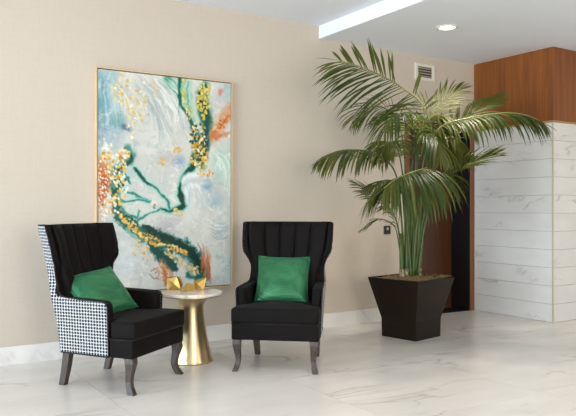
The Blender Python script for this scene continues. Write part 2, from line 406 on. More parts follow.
# ------------------------------------------------------------------ abstract painting
def paint_canvas(W, H):
    # colours of the picture in its own plane, laid down wash by wash and stroke by stroke
    rng = np.random.default_rng(11)
    X, Y = np.meshgrid(np.linspace(97.5, 231.5, W), np.linspace(0, 200.0, H))   # canvas units: 134 wide, 200 tall
    X = X[:, :]; AS = 1.0
    def V(x, y):      # studied positions, the top edge of the study slopes a little
        t = (x-97.5)/134.0; a = 68.5+t*13.5; b = 300.0-t*14.5
        return x, (y-a)/(b-a)*200.0
    def vnoise(fx, fy, seed, oct=4, gain=0.55, A=None, B=None):
        A = (X-97.5)/134 if A is None else A; B = Y/200 if B is None else B
        r = np.zeros_like(A); amp = 1.0; tot = 0
        for o in range(oct):
            n = 128; t = np.random.default_rng(seed+o).random((n, n))
            a = (A*fx*2**o+50) % n; b = (B*fy*2**o+50) % n
            i = a.astype(int); j = b.astype(int); fu = a-i; fv = b-j
            fu = fu*fu*(3-2*fu); fv = fv*fv*(3-2*fv); i2 = (i+1) % n; j2 = (j+1) % n
            r += amp*((t[j % n, i % n]*(1-fu)+t[j % n, i2]*fu)*(1-fv)+(t[j2, i % n]*(1-fu)+t[j2, i2]*fu)*fv); tot += amp; amp *= gain
        return r/tot
    C = np.zeros((H, W, 3)); C[:] = (206, 206, 197)
    def lay(mask, col):
        nonlocal C
        mk = np.clip(mask, 0, 1)[..., None]; C = C*(1-mk)+np.array(col, float)*mk
    wX = X+(vnoise(7, 10, 3, 4)-0.5)*12; wY = Y+(vnoise(7, 10, 5, 4)-0.5)*12
    fX = X+(vnoise(16, 24, 8, 4, 0.6)-0.5)*4.5; fY = Y+(vnoise(16, 24, 9, 4, 0.6)-0.5)*4.5
    def blob(x, y, rx, ry, a=1.0, soft=0.8, col=(0, 0, 0), tex=0.0, seed=0):
        x, y = V(x, y); d = np.hypot((wX-x)/rx, (wY-y)/ry); m_ = np.clip((1-d)/soft, 0, 1)
        if tex: m_ = m_*np.clip((vnoise(20, 28, 300+seed, 4, 0.6)-0.5)*tex+0.5, 0, 1)
        if col is None: return m_
        lay(m_*a, col)
    def stroke(pts, wid, col, a=1.0, soft=0.5, rag=0.0, seed=1):
        P = np.array([V(*p) for p in pts], float); n = len(P)
        tt = np.linspace(0, n-1, 14*n); Q = np.vstack([2*P[0]-P[1], P, 2*P[-1]-P[-2]])
        if not hasattr(wid, '__len__'): wid = [wid]*n
        Wd = np.interp(tt, np.linspace(0, n-1, len(wid)), wid); best = np.full(X.shape, 9.0)
        for t_, wd in zip(tt, Wd):
            i = min(int(t_), n-2); f = t_-i; p0, p1, p2, p3 = Q[i:i+4]
            p = 0.5*(2*p1+(p2-p0)*f+(2*p0-5*p1+4*p2-p3)*f*f+(3*p1-p0-3*p2+p3)*f**3)
            best = np.minimum(best, np.hypot(fX-p[0], fY-p[1])/wd)
        if rag: best = best+(vnoise(34, 50, seed*7, 3, 0.7)-0.5)*rag
        lay(np.clip((1-best)/soft, 0, 1)*a, col)
    def wisps(x0, y0, x1, y1, spread, n, bend, wd, cols, a=0.6, seed=0, fan=0.5):
        r_ = np.random.default_rng(seed)
        for k in range(n):
            q = r_.uniform(-1, 1); L = r_.uniform(0.45, 1.0); s0 = r_.uniform(0, 0.35)
            ax, ay = x0+(x1-x0)*s0, y0+(y1-y0)*s0; bx, by = x0+(x1-x0)*min(1, s0+L), y0+(y1-y0)*min(1, s0+L)
            nx, ny = -(y1-y0), (x1-x0); ln = math.hypot(nx, ny); nx, ny = nx/ln, ny/ln
            ax += nx*q*spread*(1-fan); ay += ny*q*spread*(1-fan); bx += nx*q*spread*(1+fan); by += ny*q*spread*(1+fan)
            mx, my = (ax+bx)/2+nx*bend*(0.5+abs(q)), (ay+by)/2+ny*bend*(0.5+abs(q))
            stroke([(ax, ay), (mx, my), (bx, by)], [wd*0.5, wd, wd*0.3], cols[r_.integers(len(cols))], a*r_.uniform(0.5, 1), 0.9)
    def dabs(x, y, rx, ry, n, cols, r0=0.6, r1=1.3, ang=0.0, jit=1.0):
        x, y = V(x, y); ca, sa = math.cos(ang), math.sin(ang)
        for _ in range(int(n*1.45)):
            while True:
                a, b = rng.uniform(-1, 1, 2)
                if a*a+b*b < 1: break
            u = x+a*rx*ca-b*ry*sa; v_ = y+a*rx*sa+b*ry*ca; r = 0.9*rng.uniform(r0, r1)
            i0 = max(int((u-r*1.7-97.5)/134*W), 0); i1 = int((u+r*1.7-97.5)/134*W)+2; j0 = max(int((v_-r*1.7)/200*H), 0); j1 = int((v_+r*1.7)/200*H)+2
            if i1 <= i0 or j1 <= j0 or i0 >= W or j0 >= H: continue
            sl = (slice(j0, j1), slice(i0, i1)); e = rng.uniform(0.8, 1.25)
            d = np.hypot((X[sl]-u)*e, (Y[sl]-v_)/e)/r
            mk = np.clip((1.25-d)/0.45, 0, 1)[..., None]; c = np.array(cols[rng.integers(len(cols))], float)+rng.uniform(-10, 10)
            C[sl] = C[sl]*(1-mk)+c*mk
    # ground washes
    lay(np.clip((vnoise(5, 7, 71)-0.45)*3, 0, 1)*0.5, (226, 224, 214)); lay(np.clip((vnoise(6, 8, 77)-0.52)*4, 0, 1)*0.45, (194, 198, 194))
    blob(102, 100, 22, 52, 1, 0.8, (148, 180, 188)); blob(108, 135, 20, 18, 0.8, 0.9, (140, 160, 178)); blob(103, 110, 20, 50, 0.7, 0.7, (186, 206, 206), 5, 1)
    blob(116, 125, 10, 14, 0.8, 0.9, (106, 164, 160)); blob(124, 131, 8, 5, 0.9, 0.7, (82, 120, 142)); blob(104, 105, 14, 40, 0.6, 0.7, (112, 156, 172), 6, 2)
    blob(225, 90, 16, 16, 0.9, 0.9, (172, 194, 190)); blob(216, 100, 10, 18, 0.6, 0.9, (196, 190, 196), 4, 3); blob(222, 165, 14, 26, 1, 0.9, (182, 212, 194)); blob(206, 187, 9, 8, 1, 0.8, (118, 160, 184))
    blob(215, 200, 16, 10, 0.8, 0.9, (158, 184, 188)); blob(222, 225, 12, 16, 0.7, 0.8, (150, 176, 186), 5, 4); blob(224, 270, 16, 22, 0.9, 0.9, (184, 208, 206)); blob(175, 164, 9, 9, 1, 0.9, (146, 170, 192)); blob(165, 160, 14, 10, 0.5, 0.9, (192, 178, 172))
    blob(122, 262, 22, 24, 0.9, 0.9, (204, 214, 220)); blob(165, 228, 18, 14, 0.8, 0.9, (178, 180, 184)); blob(172, 225, 10, 10, 0.5, 0.9, (206, 198, 194), 4, 5); blob(190, 200, 16, 34, 0.7, 0.9, (222, 224, 220)); blob(200, 250, 14, 26, 0.6, 0.9, (214, 216, 212)); blob(135, 190, 12, 10, 0.7, 0.9, (212, 206, 208)); blob(150, 140, 18, 24, 0.6, 0.9, (220, 218, 208))
    # marbled drift over the whole ground
    for k, (fx, fy, col, a, wd) in enumerate(((5, 7, (150, 172, 172), 0.55, 0.018), (8, 11, (178, 176, 170), 0.6, 0.022), (6, 9, (236, 234, 224), 0.75, 0.030), (11, 15, (138, 176, 168), 0.40, 0.014), (13, 18, (238, 236, 228), 0.6, 0.022), (15, 22, (170, 168, 170), 0.4, 0.018))):
        nn_ = vnoise(fx, fy, 500+17*k, 4, 0.5, (wX-97.5)/134+(vnoise(4, 6, 600+k)-0.5)*0.25, wY/200+(vnoise(4, 6, 640+k)-0.5)*0.2)
        lay(np.clip(1-np.abs(nn_-0.5)/wd, 0, 1)*a*np.clip((vnoise(5, 7, 700+k)-0.42)*6, 0, 1), col)
    lay(np.clip((vnoise(9, 13, 81, 4, 0.6)-0.56)*5, 0, 1)*0.4, (176, 186, 186)); lay(np.clip((vnoise(10, 14, 83, 4, 0.6)-0.56)*5, 0, 1)*0.45, (226, 224, 214))
    # feathers sweeping down from the top edge
    wisps(132, 72, 172, 150, 12, 26, -6, 1.6, [(188, 196, 192), (168, 180, 178), (236, 234, 226), (196, 188, 176), (150, 166, 168)], 0.7, 1, 0.3)
    wisps(152, 74, 178, 130, 10, 22, -6, 1.5, [(236, 236, 228), (196, 204, 198), (182, 192, 186), (240, 238, 232)], 0.8, 2, 0.35)
    blob(168, 78, 12, 9, 0.8, 0.9, (118, 180, 156)); blob(166, 76, 6, 4, 0.9, 0.9, (50, 130, 104))
    wisps(166, 74, 182, 112, 8, 16, -5, 1.3, [(236, 240, 232), (220, 230, 220), (120, 180, 158), (70, 150, 124)], 0.85, 3, 0.2)
    wisps(146, 72, 152, 96, 3, 5, -2, 1.3, [(216, 186, 150), (210, 196, 172)], 0.7, 4)
    wisps(110, 78, 136, 128, 9, 18, -5, 1.4, [(222, 214, 186), (190, 184, 172), (160, 172, 176), (232, 230, 222), (214, 196, 136)], 0.7, 5, 0.2)
    # green branch and the berry column
    stroke([(180, 76), (180, 95), (186, 110), (193, 126)], [6, 5.5, 5, 5], (140, 194, 172), 0.85, 0.8)
    stroke([(177, 76), (176, 92), (178, 106), (186, 116), (192, 128)], [2.6, 2.0, 2.4, 2.6, 3.0], (26, 100, 78), 0.95, 0.6, 0.7, 5)
    stroke([(188, 80), (186, 96), (190, 110)], 3.4, (168, 208, 188), 0.9, 0.9); stroke([(186, 80), (184, 98), (189, 114)], 1.1, (88, 158, 132), 0.8, 0.8, 0.6, 15)
    stroke([(205, 82), (200, 96), (203, 112), (206, 126), (203, 145), (200, 165)], [5, 9.5, 10, 8.5, 8, 6], (98, 160, 130), 0.9, 0.6, 0.6, 6)
    stroke([(204, 84), (200, 98), (203, 112), (205, 126), (202, 145), (198, 166)], [3.5, 7.5, 7.5, 6.5, 7, 5], (34, 92, 70), 0.95, 0.6, 0.8, 7)
    stroke([(200, 92), (201, 102), (204, 112)], [4, 6.5, 4], (78, 52, 52), 0.85, 0.7, 0.9, 27); stroke([(206, 124), (205, 140), (202, 158)], [2.5, 2.8, 2.5], (30, 86, 98), 0.9, 0.6, 0.7, 28)
    stroke([(190, 124), (194, 140), (192, 158), (187, 170)], [3, 5, 5, 4], (38, 104, 84), 0.8, 0.7, 1.0, 29)
    # the dark vein between pale petals
    VM = [(189, 166), (181, 177), (176.5, 187), (177, 196), (181, 203), (177, 209), (168, 212), (158, 211)]
    stroke(VM, [7, 6, 5, 7, 8, 7, 5, 4], (152, 204, 188), 0.9, 0.8); stroke(VM, [4.4, 3.2, 2.4, 4, 5.4, 4.4, 2.6, 1.6], (84, 160, 142), 1, 0.6, 0.5, 18); stroke(VM, [3.8, 2.2, 1.2, 2.8, 4.4, 3.0, 1.3, 0.8], (14, 78, 66), 1, 0.45, 0.5, 8)
    stroke([(180, 182), (184, 177), (194, 175)], 4.5, (228, 232, 228), 0.9, 0.8); stroke([(184, 204), (183, 196), (186, 188), (196, 186)], 3.6, (228, 230, 226), 0.9, 0.8)
    # mint lines on the left
    for pts, w0 in (([(131, 170), (143, 183), (155, 192), (163, 202), (166, 209)], [2.4, 2.0, 1.6, 1.4, 1.6]), ([(112, 186), (122, 193), (134, 199), (146, 204), (152, 209)], [2.2, 1.8, 1.8, 1.6, 1.2]),
                    ([(118, 203), (126, 204), (136, 203), (146, 205)], [1.6, 1.4, 1.2, 1.2]), ([(117, 202), (120, 212), (128, 219), (134, 221), (136, 214)], [1.8, 1.6, 1.8, 1.4, 1.0]), ([(134, 224), (146, 216), (156, 212)], [1.4, 1.2, 1.2]), ([(112, 170), (122, 176), (128, 186)], [1.6, 1.6, 1.2])):
        stroke(pts, [q*2.6 for q in w0], (164, 210, 198), 0.8, 0.9); stroke(pts, w0, (48, 128, 114), 0.95, 0.7, 0.8, 9)
    stroke([(131, 170), (140, 180), (147, 186)], [1.6, 1.4, 0.8], (12, 76, 66), 0.95, 0.6, 0.8, 33)
    # left cluster
    stroke([(124, 148), (128, 158), (118, 168), (112, 184), (114, 200), (118, 212)], [4, 6, 7, 7, 6, 6], (80, 146, 130), 0.9, 0.7, 1.1, 10)
    stroke([(122, 150), (128, 162), (116, 172), (118, 186), (110, 198), (116, 210)], [1.8, 2.4, 2.0, 2.4, 2.2, 2.6], (18, 88, 78), 0.95, 0.6, 1.2, 34)
    blob(100, 186, 9, 30, 1, 0.6, (190, 100, 56)); blob(104, 170, 8, 10, 0.8, 0.8, (208, 140, 84)); blob(113, 213, 6, 6, 0.9, 0.8, (208, 128, 66)); blob(101, 220, 8, 20, 0.6, 0.8, (206, 184, 168))
    # dark band across the lower half
    band = [(112, 206), (118, 219), (130, 231), (146, 240), (166, 248), (182, 256), (194, 268), (200, 280)]
    stroke(band, [4, 7, 8, 10, 13, 14, 12, 10], (132, 186, 170), 0.75, 0.7, 0.8, 12); stroke(band, [3, 5.5, 6.5, 8, 11, 12, 10, 8], (26, 104, 92), 0.92, 0.4, 1.4, 13)
    stroke([(140, 229), (152, 236), (168, 243), (184, 250), (194, 261), (199, 272)], [2, 4.5, 5, 5, 5, 4], (8, 66, 60), 0.95, 0.5, 1.5, 43); stroke([(146, 247), (154, 256), (164, 266), (172, 272)], [3, 6, 6.5, 4], (12, 80, 76), 0.95, 0.5, 1.2, 44); stroke([(186, 278), (196, 276), (201, 282)], [4, 5, 4], (30, 112, 108), 0.9, 0.6, 1.0, 45)
    stroke([(164, 252), (174, 260), (184, 268), (190, 276)], [3.5, 5.5, 5.5, 3], (178, 184, 186), 0.85, 0.8, 1.2, 14); stroke([(124, 232), (130, 240), (134, 243)], [1.5, 2.2, 1.0], (110, 180, 178), 0.9, 0.7)
    # rust passages
    stroke([(211, 138), (218, 126), (231, 106)], [7, 9, 7], (208, 156, 120), 0.85, 0.8, 0.8, 15); stroke([(212, 136), (219, 127), (229, 116)], [4, 5.5, 3.5], (202, 114, 58), 0.8, 0.9, 1.5, 16); stroke([(216, 138), (224, 134), (231, 132)], [3, 3.5, 3], (198, 116, 70), 0.7, 0.9, 1.4, 46); blob(218, 92, 5, 5, 1, 0.8, (208, 136, 122))
    wisps(203, 286, 201, 244, 5, 14, 2, 1.6, [(192, 116, 74), (206, 146, 108), (170, 110, 84)], 0.9, 6, 0.1); wisps(209, 288, 206, 256, 3, 9, -2, 1.5, [(196, 118, 76), (176, 120, 100)], 0.9, 7, 0.2); wisps(164, 290, 158, 262, 6, 16, 3, 1.9, [(190, 120, 76), (206, 150, 112), (176, 112, 70)], 0.85, 8, 0.2)
    blob(151, 207, 4.2, 3.6, 1, 0.5, (232, 222, 212)); x_, y_ = V(151, 207.3); lay(np.clip(1.6-np.hypot(X-x_, Y-y_), 0, 1), (198, 112, 88))
    stroke([(148, 276), (152, 273), (156, 278), (151, 283), (147, 279)], 0.9, (130, 136, 142), 0.8, 0.8)
    wisps(206, 226, 230, 228, 9, 12, 3, 1.0, [(140, 164, 174), (232, 234, 230), (170, 190, 192)], 0.7, 9, 0.0); wisps(188, 176, 196, 214, 9, 12, -2, 1.4, [(236, 238, 234), (190, 206, 206), (176, 196, 200)], 0.7, 10, 0.2); wisps(212, 146, 230, 186, 7, 12, -4, 1.4, [(236, 238, 228), (150, 196, 176), (206, 222, 208)], 0.75, 11, 0.3); wisps(104, 72, 112, 134, 8, 16, 0, 1.5, [(178, 200, 202), (120, 160, 174), (206, 214, 208), (104, 158, 158)], 0.6, 12, 0.0)
    # dabs of gold, white and dark
    YG = [(216, 206, 112), (228, 214, 140), (202, 182, 92), (196, 190, 84)]; G2 = [(222, 176, 84), (232, 192, 104), (204, 152, 62), (236, 212, 152)]; WH = [(238, 234, 224), (228, 222, 208)]; DT = [(24, 86, 76), (38, 106, 94)]; PG = [(220, 206, 158), (226, 216, 184), (210, 188, 122)]
    dabs(201, 101, 7.5, 17, 44, YG, 1.0, 1.8); dabs(205, 86, 5, 5, 10, [(226, 184, 104), (222, 200, 140)], 0.9, 1.6); dabs(181, 88, 2.2, 14, 16, YG, 0.8, 1.4); dabs(186, 112, 3.5, 8, 14, PG+YG, 0.7, 1.4)
    dabs(196, 134, 9, 14, 44, [(224, 204, 142), (232, 220, 176), (206, 164, 84)], 0.8, 1.5); dabs(197, 155, 10, 14, 55, G2, 0.9, 1.9); dabs(196, 145, 9, 22, 34, DT, 0.8, 1.5); dabs(203, 173, 9, 3, 12, G2, 0.8, 1.5)
    dabs(122, 88, 13, 16, 30, PG, 0.8, 2.0); dabs(138, 100, 5, 20, 16, PG, 0.8, 1.8); dabs(129, 122, 5, 16, 22, PG+WH, 0.8, 1.6); dabs(158, 163, 4, 3.5, 9, [(214, 178, 104), (222, 198, 146)], 0.9, 1.7); dabs(174, 150, 4, 3, 7, [(218, 182, 108)], 0.9, 1.7)
    dabs(104, 150, 7, 8, 16, WH, 0.8, 1.4); dabs(106, 157, 6, 4, 12, G2, 0.9, 1.6); dabs(121, 156, 6, 5, 18, G2+WH, 0.9, 1.7); dabs(115, 172, 9, 14, 46, G2+WH, 0.8, 1.6); dabs(116, 190, 9, 12, 36, G2+WH+DT, 0.8, 1.5); dabs(102, 192, 5.5, 30, 95, WH+[(226, 196, 150)], 0.5, 1.1); dabs(102, 185, 5, 22, 26, [(176, 84, 44), (206, 128, 74)], 0.6, 1.1); dabs(112, 208, 7, 9, 26, G2+WH, 0.8, 1.5)
    dabs(127, 227, 15, 3.4, 42, G2, 0.8, 1.6, 0.72); dabs(148, 243, 13, 3.6, 44, G2, 0.8, 1.8, 0.45); dabs(172, 252, 14, 3.0, 44, G2, 0.8, 1.5, 0.35); dabs(172, 261, 14, 3.0, 30, G2+PG, 0.7, 1.4, 0.6); dabs(192, 272, 8, 5, 22, G2+PG, 0.7, 1.4, 0.6); dabs(150, 240, 40, 4, 40, DT, 0.7, 1.3, 0.6); dabs(174, 214, 6, 3, 16, PG+YG, 0.8, 1.4, 0.5)
    dabs(133, 250, 5, 9, 16, [(212, 180, 122), (220, 196, 150)], 0.7, 1.5); dabs(143, 258, 4, 8, 10, [(206, 172, 116), (222, 200, 160)], 0.7, 1.4); dabs(157, 276, 8, 8, 16, [(202, 140, 92), (220, 180, 140)], 0.6, 1.2)
    dabs(221, 122, 12, 6, 34, [(214, 168, 128), (222, 186, 152), (196, 104, 52)], 0.6, 1.3, -0.9)
    C = (C-192)*1.12+186
    return np.clip(C, 0, 255)
PX0, PX1, PZ0, PZ1 = 1.660, 2.888, 0.497, 2.338
def painting():
    t = thing('abstract_painting', 'tall abstract canvas in teal, white and gold hanging on the beige wall', 'painting', ((PX0+PX1)/2, WY, PZ0))
    hw = (PX1-PX0)/2; H = PZ1-PZ0
    fr = [(0, 0.0), (0, -0.052), (0.011, -0.052), (0.011, -0.012), (0.011, 0.0)]
    for nm, prof in (('frame', fr),):
        rings = [[(-hw-0.012+q, y-0.0005, -0.012+q), (hw+0.012-q, y-0.0005, -0.012+q), (hw+0.012-q, y-0.0005, H+0.012-q), (-hw-0.012+q, y-0.0005, H+0.012-q)] for q, y in prof]
        link(nm, loft_me(nm, rings, cap=False), M['frame_wood'], t)
    box('backing', -hw, hw, -0.012, -0.002, 0, H, M['dark_gap'], t)
    W_, H_ = 190, 280
    C = paint_canvas(W_, H_)
    e = 0.0065; x0, x1, z0, z1 = -hw+e, hw-e, e, H-e; yf = -0.046
    verts = [(x0+(x1-x0)*i/(W_-1), yf, z1-(z1-z0)*j/(H_-1)) for j in range(H_) for i in range(W_)]
    faces = [(j*W_+i, (j+1)*W_+i, (j+1)*W_+i+1, j*W_+i+1) for j in range(H_-1) for i in range(W_-1)]
    n = len(verts); b = [(x, -0.013, z) for x, z in ((x0, z0), (x1, z0), (x1, z1), (x0, z1))]; verts += b
    c = [(H_-1)*W_, H_*W_-1, W_-1, 0]
    ed = [[(H_-1)*W_+i for i in range(W_)], [j*W_+W_-1 for j in range(H_-1, -1, -1)], [i for i in range(W_-1, -1, -1)], [j*W_ for j in range(H_)]]
    for k in range(4): faces.append(tuple(ed[k][::-1]+[n+k, n+(k+1) % 4]))
    me = mesh('canvas', verts, faces)
    lin = np.where(C/255 <= 0.04045, C/255/12.92, ((C/255+0.055)/1.055)**2.4).reshape(-1, 3)
    col = np.ones((len(verts), 4)); col[:lin.shape[0], :3] = lin; col[lin.shape[0]:, :3] = 0.6
    at_ = me.color_attributes.new('paint', 'FLOAT_COLOR', 'POINT'); at_.data.foreach_set('color', col.astype(np.float32).ravel())
    m = new_mat('painted_canvas', rough=0.45, spec=0.3); g = N(m)
    a = g.n('ShaderNodeAttribute', attribute_name='paint'); g.color(a.outputs['Color'])
    g.bump(g.noise(g.coord('Object'), 140, 3), 0.15, 0.002)
    link('canvas', me, m, t)
painting()

# ------------------------------------------------------------------ wing chairs
#        z      yf      yb     xf     xb
SIDE = [(0.232, -0.175, 0.255, 0.312, 0.280), (0.30, -0.175, 0.262, 0.315, 0.281), (0.40, -0.175, 0.272, 0.320, 0.283), (0.52, -0.175, 0.286, 0.326, 0.286),
        (0.562, -0.175, 0.294, 0.329, 0.287), (0.581, -0.168, 0.296, 0.328, 0.287), (0.590, -0.145, 0.297, 0.326, 0.288), (0.595, -0.02, 0.298, 0.318, 0.288),
        (0.601, 0.15, 0.299, 0.308, 0.288), (0.613, 0.192, 0.301, 0.301, 0.288), (0.64, 0.205, 0.304, 0.297, 0.288), (0.70, 0.207, 0.309, 0.296, 0.288),
        (0.74, 0.202, 0.314, 0.301, 0.289), (0.78, 0.186, 0.320, 0.318, 0.290), (0.815, 0.170, 0.325, 0.343, 0.291), (0.845, 0.160, 0.329, 0.362, 0.292), (0.88, 0.160, 0.333, 0.370, 0.292),
        (0.93, 0.164, 0.339, 0.374, 0.294), (1.00, 0.174, 0.349, 0.376, 0.296), (1.06, 0.184, 0.358, 0.377, 0.298), (1.080, 0.190, 0.360, 0.377, 0.298)]
SIDE = [(z, yf+float(np.interp(z, [0.575, 0.635, 0.72, 0.80, 0.9, 1.08], [0, 0.03, 0.055, 0.065, 0.075, 0.10])), yb-0.025+max(0, z-0.45)*0.13+(0.0), xf-(0.004 if z > 0.8 else 0), xb+float(np.interp(z, [0.23, 0.6, 0.8], [0.012, 0.026, 0.004]))) for z, yf, yb, xf, xb in SIDE]
def yb_at(z): return float(np.interp(z, [r[0] for r in SIDE], [r[2] for r in SIDE]))
def make_chair(label, loc, rz):
    t = thing('wing_chair', label, 'armchair', loc, rz, 'wing chairs flanking the brass table')
    # arms and wings: one padded black body on each side, cloth panel outside, piping round the edge
    for s in (-1, 1):
        rings = []; skin = []; pip = []; uvs = []
        for (z, yf, yb, xf, xb) in SIDE:
            th = float(np.interp(z, [0.5, 0.66, 0.75, 1.08], [0.075, 0.07, 0.045, 0.04]))
            d = Vector((xf-xb, yf-yb)); L = d.length; d.normalize(); nrm = Vector((-d.y, d.x)) if -d.y < 0 else Vector((d.y, -d.x))   # towards the seat
            if nrm.x > 0: nrm = -nrm
            loop = []
            o_ = lambda u: Vector((xb+(xf-xb)*u, yb+(yf-yb)*u))
            r = min(th/2, L*0.3)
            for u in (0.0, 0.25, 0.5, 0.75): loop.append(o_(u*(1-r/L)))
            c = o_(1-r/L)+nrm*(th/2)
            for k in range(0, 7):
                a = k/6*PI; loop.append(c+d*(r*math.sin(a))-nrm*(th/2*math.cos(a)))
            for u in (0.75, 0.5, 0.25, 0.0): loop.append(o_(u*(1-r/L))+nrm*th)
            rings.append([(s*p.x, p.y, z) for p in loop])
            out = -nrm*0.0025
            cols = []
            for k in range(9):
                u = k/8*(1-min(0.012, r)/L); p = o_(u)+out
                cols.append((s*p.x, p.y, z)); uvs.append((-u*L*1.0+yb, z))
            skin.append(cols); e = o_(1-0.006/L)-nrm*0.002; pip.append((s*e.x, e.y, z))
        # gentle crown on top of the wing
        top = rings[-1]; cxm = sum(p[0] for p in top)/len(top); cym = sum(p[1] for p in top)/len(top)
        rings.append([(cxm+(p[0]-cxm)*0.9, cym+(p[1]-cym)*0.95, p[2]+0.008) for p in top])
        link('wing_and_arm', loft_me('wing_and_arm', rings), M['black_fabric'], t, True)
        me = grid_me('side_panel', skin); uvl = me.uv_layers.new(name='UVMap')
        for lp in me.loops: uvl.data[lp.index].uv = uvs[lp.vertex_index]
        link('side_panel', me, M['houndstooth'], t, True)
        pp = [(s*SIDE[0][4], SIDE[0][2], 0.234)]+pip
        link('piping', tube_me('piping', pp, 0.0055, 6), M['piping'], t, True)
    # back shell and its cloth skin
    zs = [r[0] for r in SIDE]
    rings = []
    for (z, yf, yb, xf, xb) in SIDE:
        x = xb-0.004; rings.append([(-x, yb-0.07, z), (x, yb-0.07, z), (x, yb, z), (-x, yb, z)])
    link('back_shell', loft_me('back_shell', rings), M['black_fabric'], t)
    rows = []; uvs = []
    for (z, yf, yb, xf, xb) in SIDE:
        rows.append([(xb*(q/6*2-1), yb+0.003, z) for q in range(7)]); uvs += [(xb*(q/6*2-1), z) for q in range(7)]
    me = grid_me('back_panel', rows); uvl = me.uv_layers.new(name='UVMap')
    for lp in me.loops: uvl.data[lp.index].uv = uvs[lp.vertex_index]
    link('back_panel', me, M['houndstooth'], t)
    # channel-tufted inner back, five padded channels that fan out towards the top
    NCH = 5
    bk = link('inner_back', loft_me('inner_back', [[(-0.255, yb_at(z)-0.085, z), (0.255, yb_at(z)-0.085, z), (0.255, yb_at(z)-0.05, z), (-0.255, yb_at(z)-0.05, z)] for z in (0.40, 0.6, 0.8, 1.0, 1.078)]), M['black_fabric'], t)
    for c in range(NCH):
        rows_f = []
        for k in range(19):
            q = k/18; z = 0.42+(1.088-0.42)*q
            xi = float(np.interp(z, [0.42, 0.66, 0.85, 1.09], [0.235, 0.245, 0.300, 0.325]))
            y0 = yb_at(min(z, 1.08))-0.082
            ring = []
            for k2 in range(9):
                e = k2/8; x = -xi+2*xi*(c+e)/NCH
                curve = 0.075*abs(x/xi)**2.6*float(np.interp(z, [0.6, 0.75, 0.95], [0.1, 0.3, 1.0]))   # wraps forward into the wings
                bulge = 0.022*(1-(2*e-1)**4)**0.8
                endp = min(1.0, (1-q)/0.05) if q > 0.95 else 1.0
                ring.append((x, y0-curve-bulge*math.sqrt(max(endp, 0)) - 0.004, z))
            bx0, bx1 = ring[0][0], ring[-1][0]
            ring += [(ring[-1][0], ring[-1][1]+0.05, z), (ring[0][0], ring[0][1]+0.05, z)]
            rows_f.append(ring)
        link('channel', loft_me('channel', rows_f), M['black_fabric'], bk, True)
    # seat base (apron), T-shaped cushion
    out = [(-0.322, -0.355), (0.322, -0.355), (0.318, -0.178), (0.285, -0.17), (0.262, 0.215), (-0.262, 0.215), (-0.285, -0.17), (-0.318, -0.178)]
    link('seat_base', prism_me('seat_base', out, 0.232, 0.352, 0.010), M['black_fabric'], t, True)
    link('seat_piping', tube_me('seat_piping', [(-0.317, -0.18, 0.352), (-0.321, -0.352, 0.352), (0.321, -0.352, 0.352), (0.317, -0.18, 0.352)], 0.006, 6), M['piping'], t, True)
    out = [(-0.324, -0.372), (0.324, -0.372), (0.322, -0.185), (0.250, -0.18), (0.235, 0.19), (-0.235, 0.19), (-0.250, -0.18), (-0.322, -0.185)]
    me = prism_me('cushion', out, 0.354, 0.468, 0.022, 4)
    bm = bmesh.new(); bm.from_mesh(me)
    top = [f for f in bm.faces if f.normal.z > 0.99 and len(f.verts) > 5]
    r = bmesh.ops.poke(bm, faces=top)
    for vtx in r['verts']: vtx.co.z += 0.022
    bm.to_mesh(me); bm.free()
    link('seat_cushion', me, M['black_fabric'], t, True)
    for s in (-1, 1):
        prof = [(0.232, 0.284, -0.318, 0.029, 0.031), (0.20, 0.287, -0.324, 0.028, 0.030), (0.16, 0.285, -0.318, 0.023, 0.025), (0.12, 0.281, -0.308, 0.020, 0.021), (0.08, 0.279, -0.304, 0.018, 0.019), (0.045, 0.284, -0.312, 0.018, 0.020), (0.02, 0.291, -0.326, 0.019, 0.022), (0.0, 0.298, -0.338, 0.019, 0.023)]
        link('leg', loft_me('leg', [[(s*x-a, y-b, z), (s*x+a, y-b, z), (s*x+a, y+b, z), (s*x-a, y+b, z)] for z, x, y, a, b in prof]), M['leg_wood'], t)
        prof = [(0.235, 0.252, 0.200, 0.025, 0.027), (0.12, 0.248, 0.220, 0.023, 0.024), (0.0, 0.244, 0.250, 0.020, 0.021)]
        link('leg', loft_me('leg', [[(s*x-a, y-b, z), (s*x+a, y-b, z), (s*x+a, y+b, z), (s*x-a, y+b, z)] for z, x, y, a, b in prof]), M['leg_wood'], t)
    return t
C1 = Vector((1.540, 4.615, 0)); R1 = math.radians(36)
C2 = Vector((2.805, 4.435, 0)); R2 = math.radians(-41.5)
make_chair('black wing chair with its houndstooth side turned to view, left of the brass table', C1, R1)
make_chair('black wing chair facing forward, right of the brass table', C2, R2)

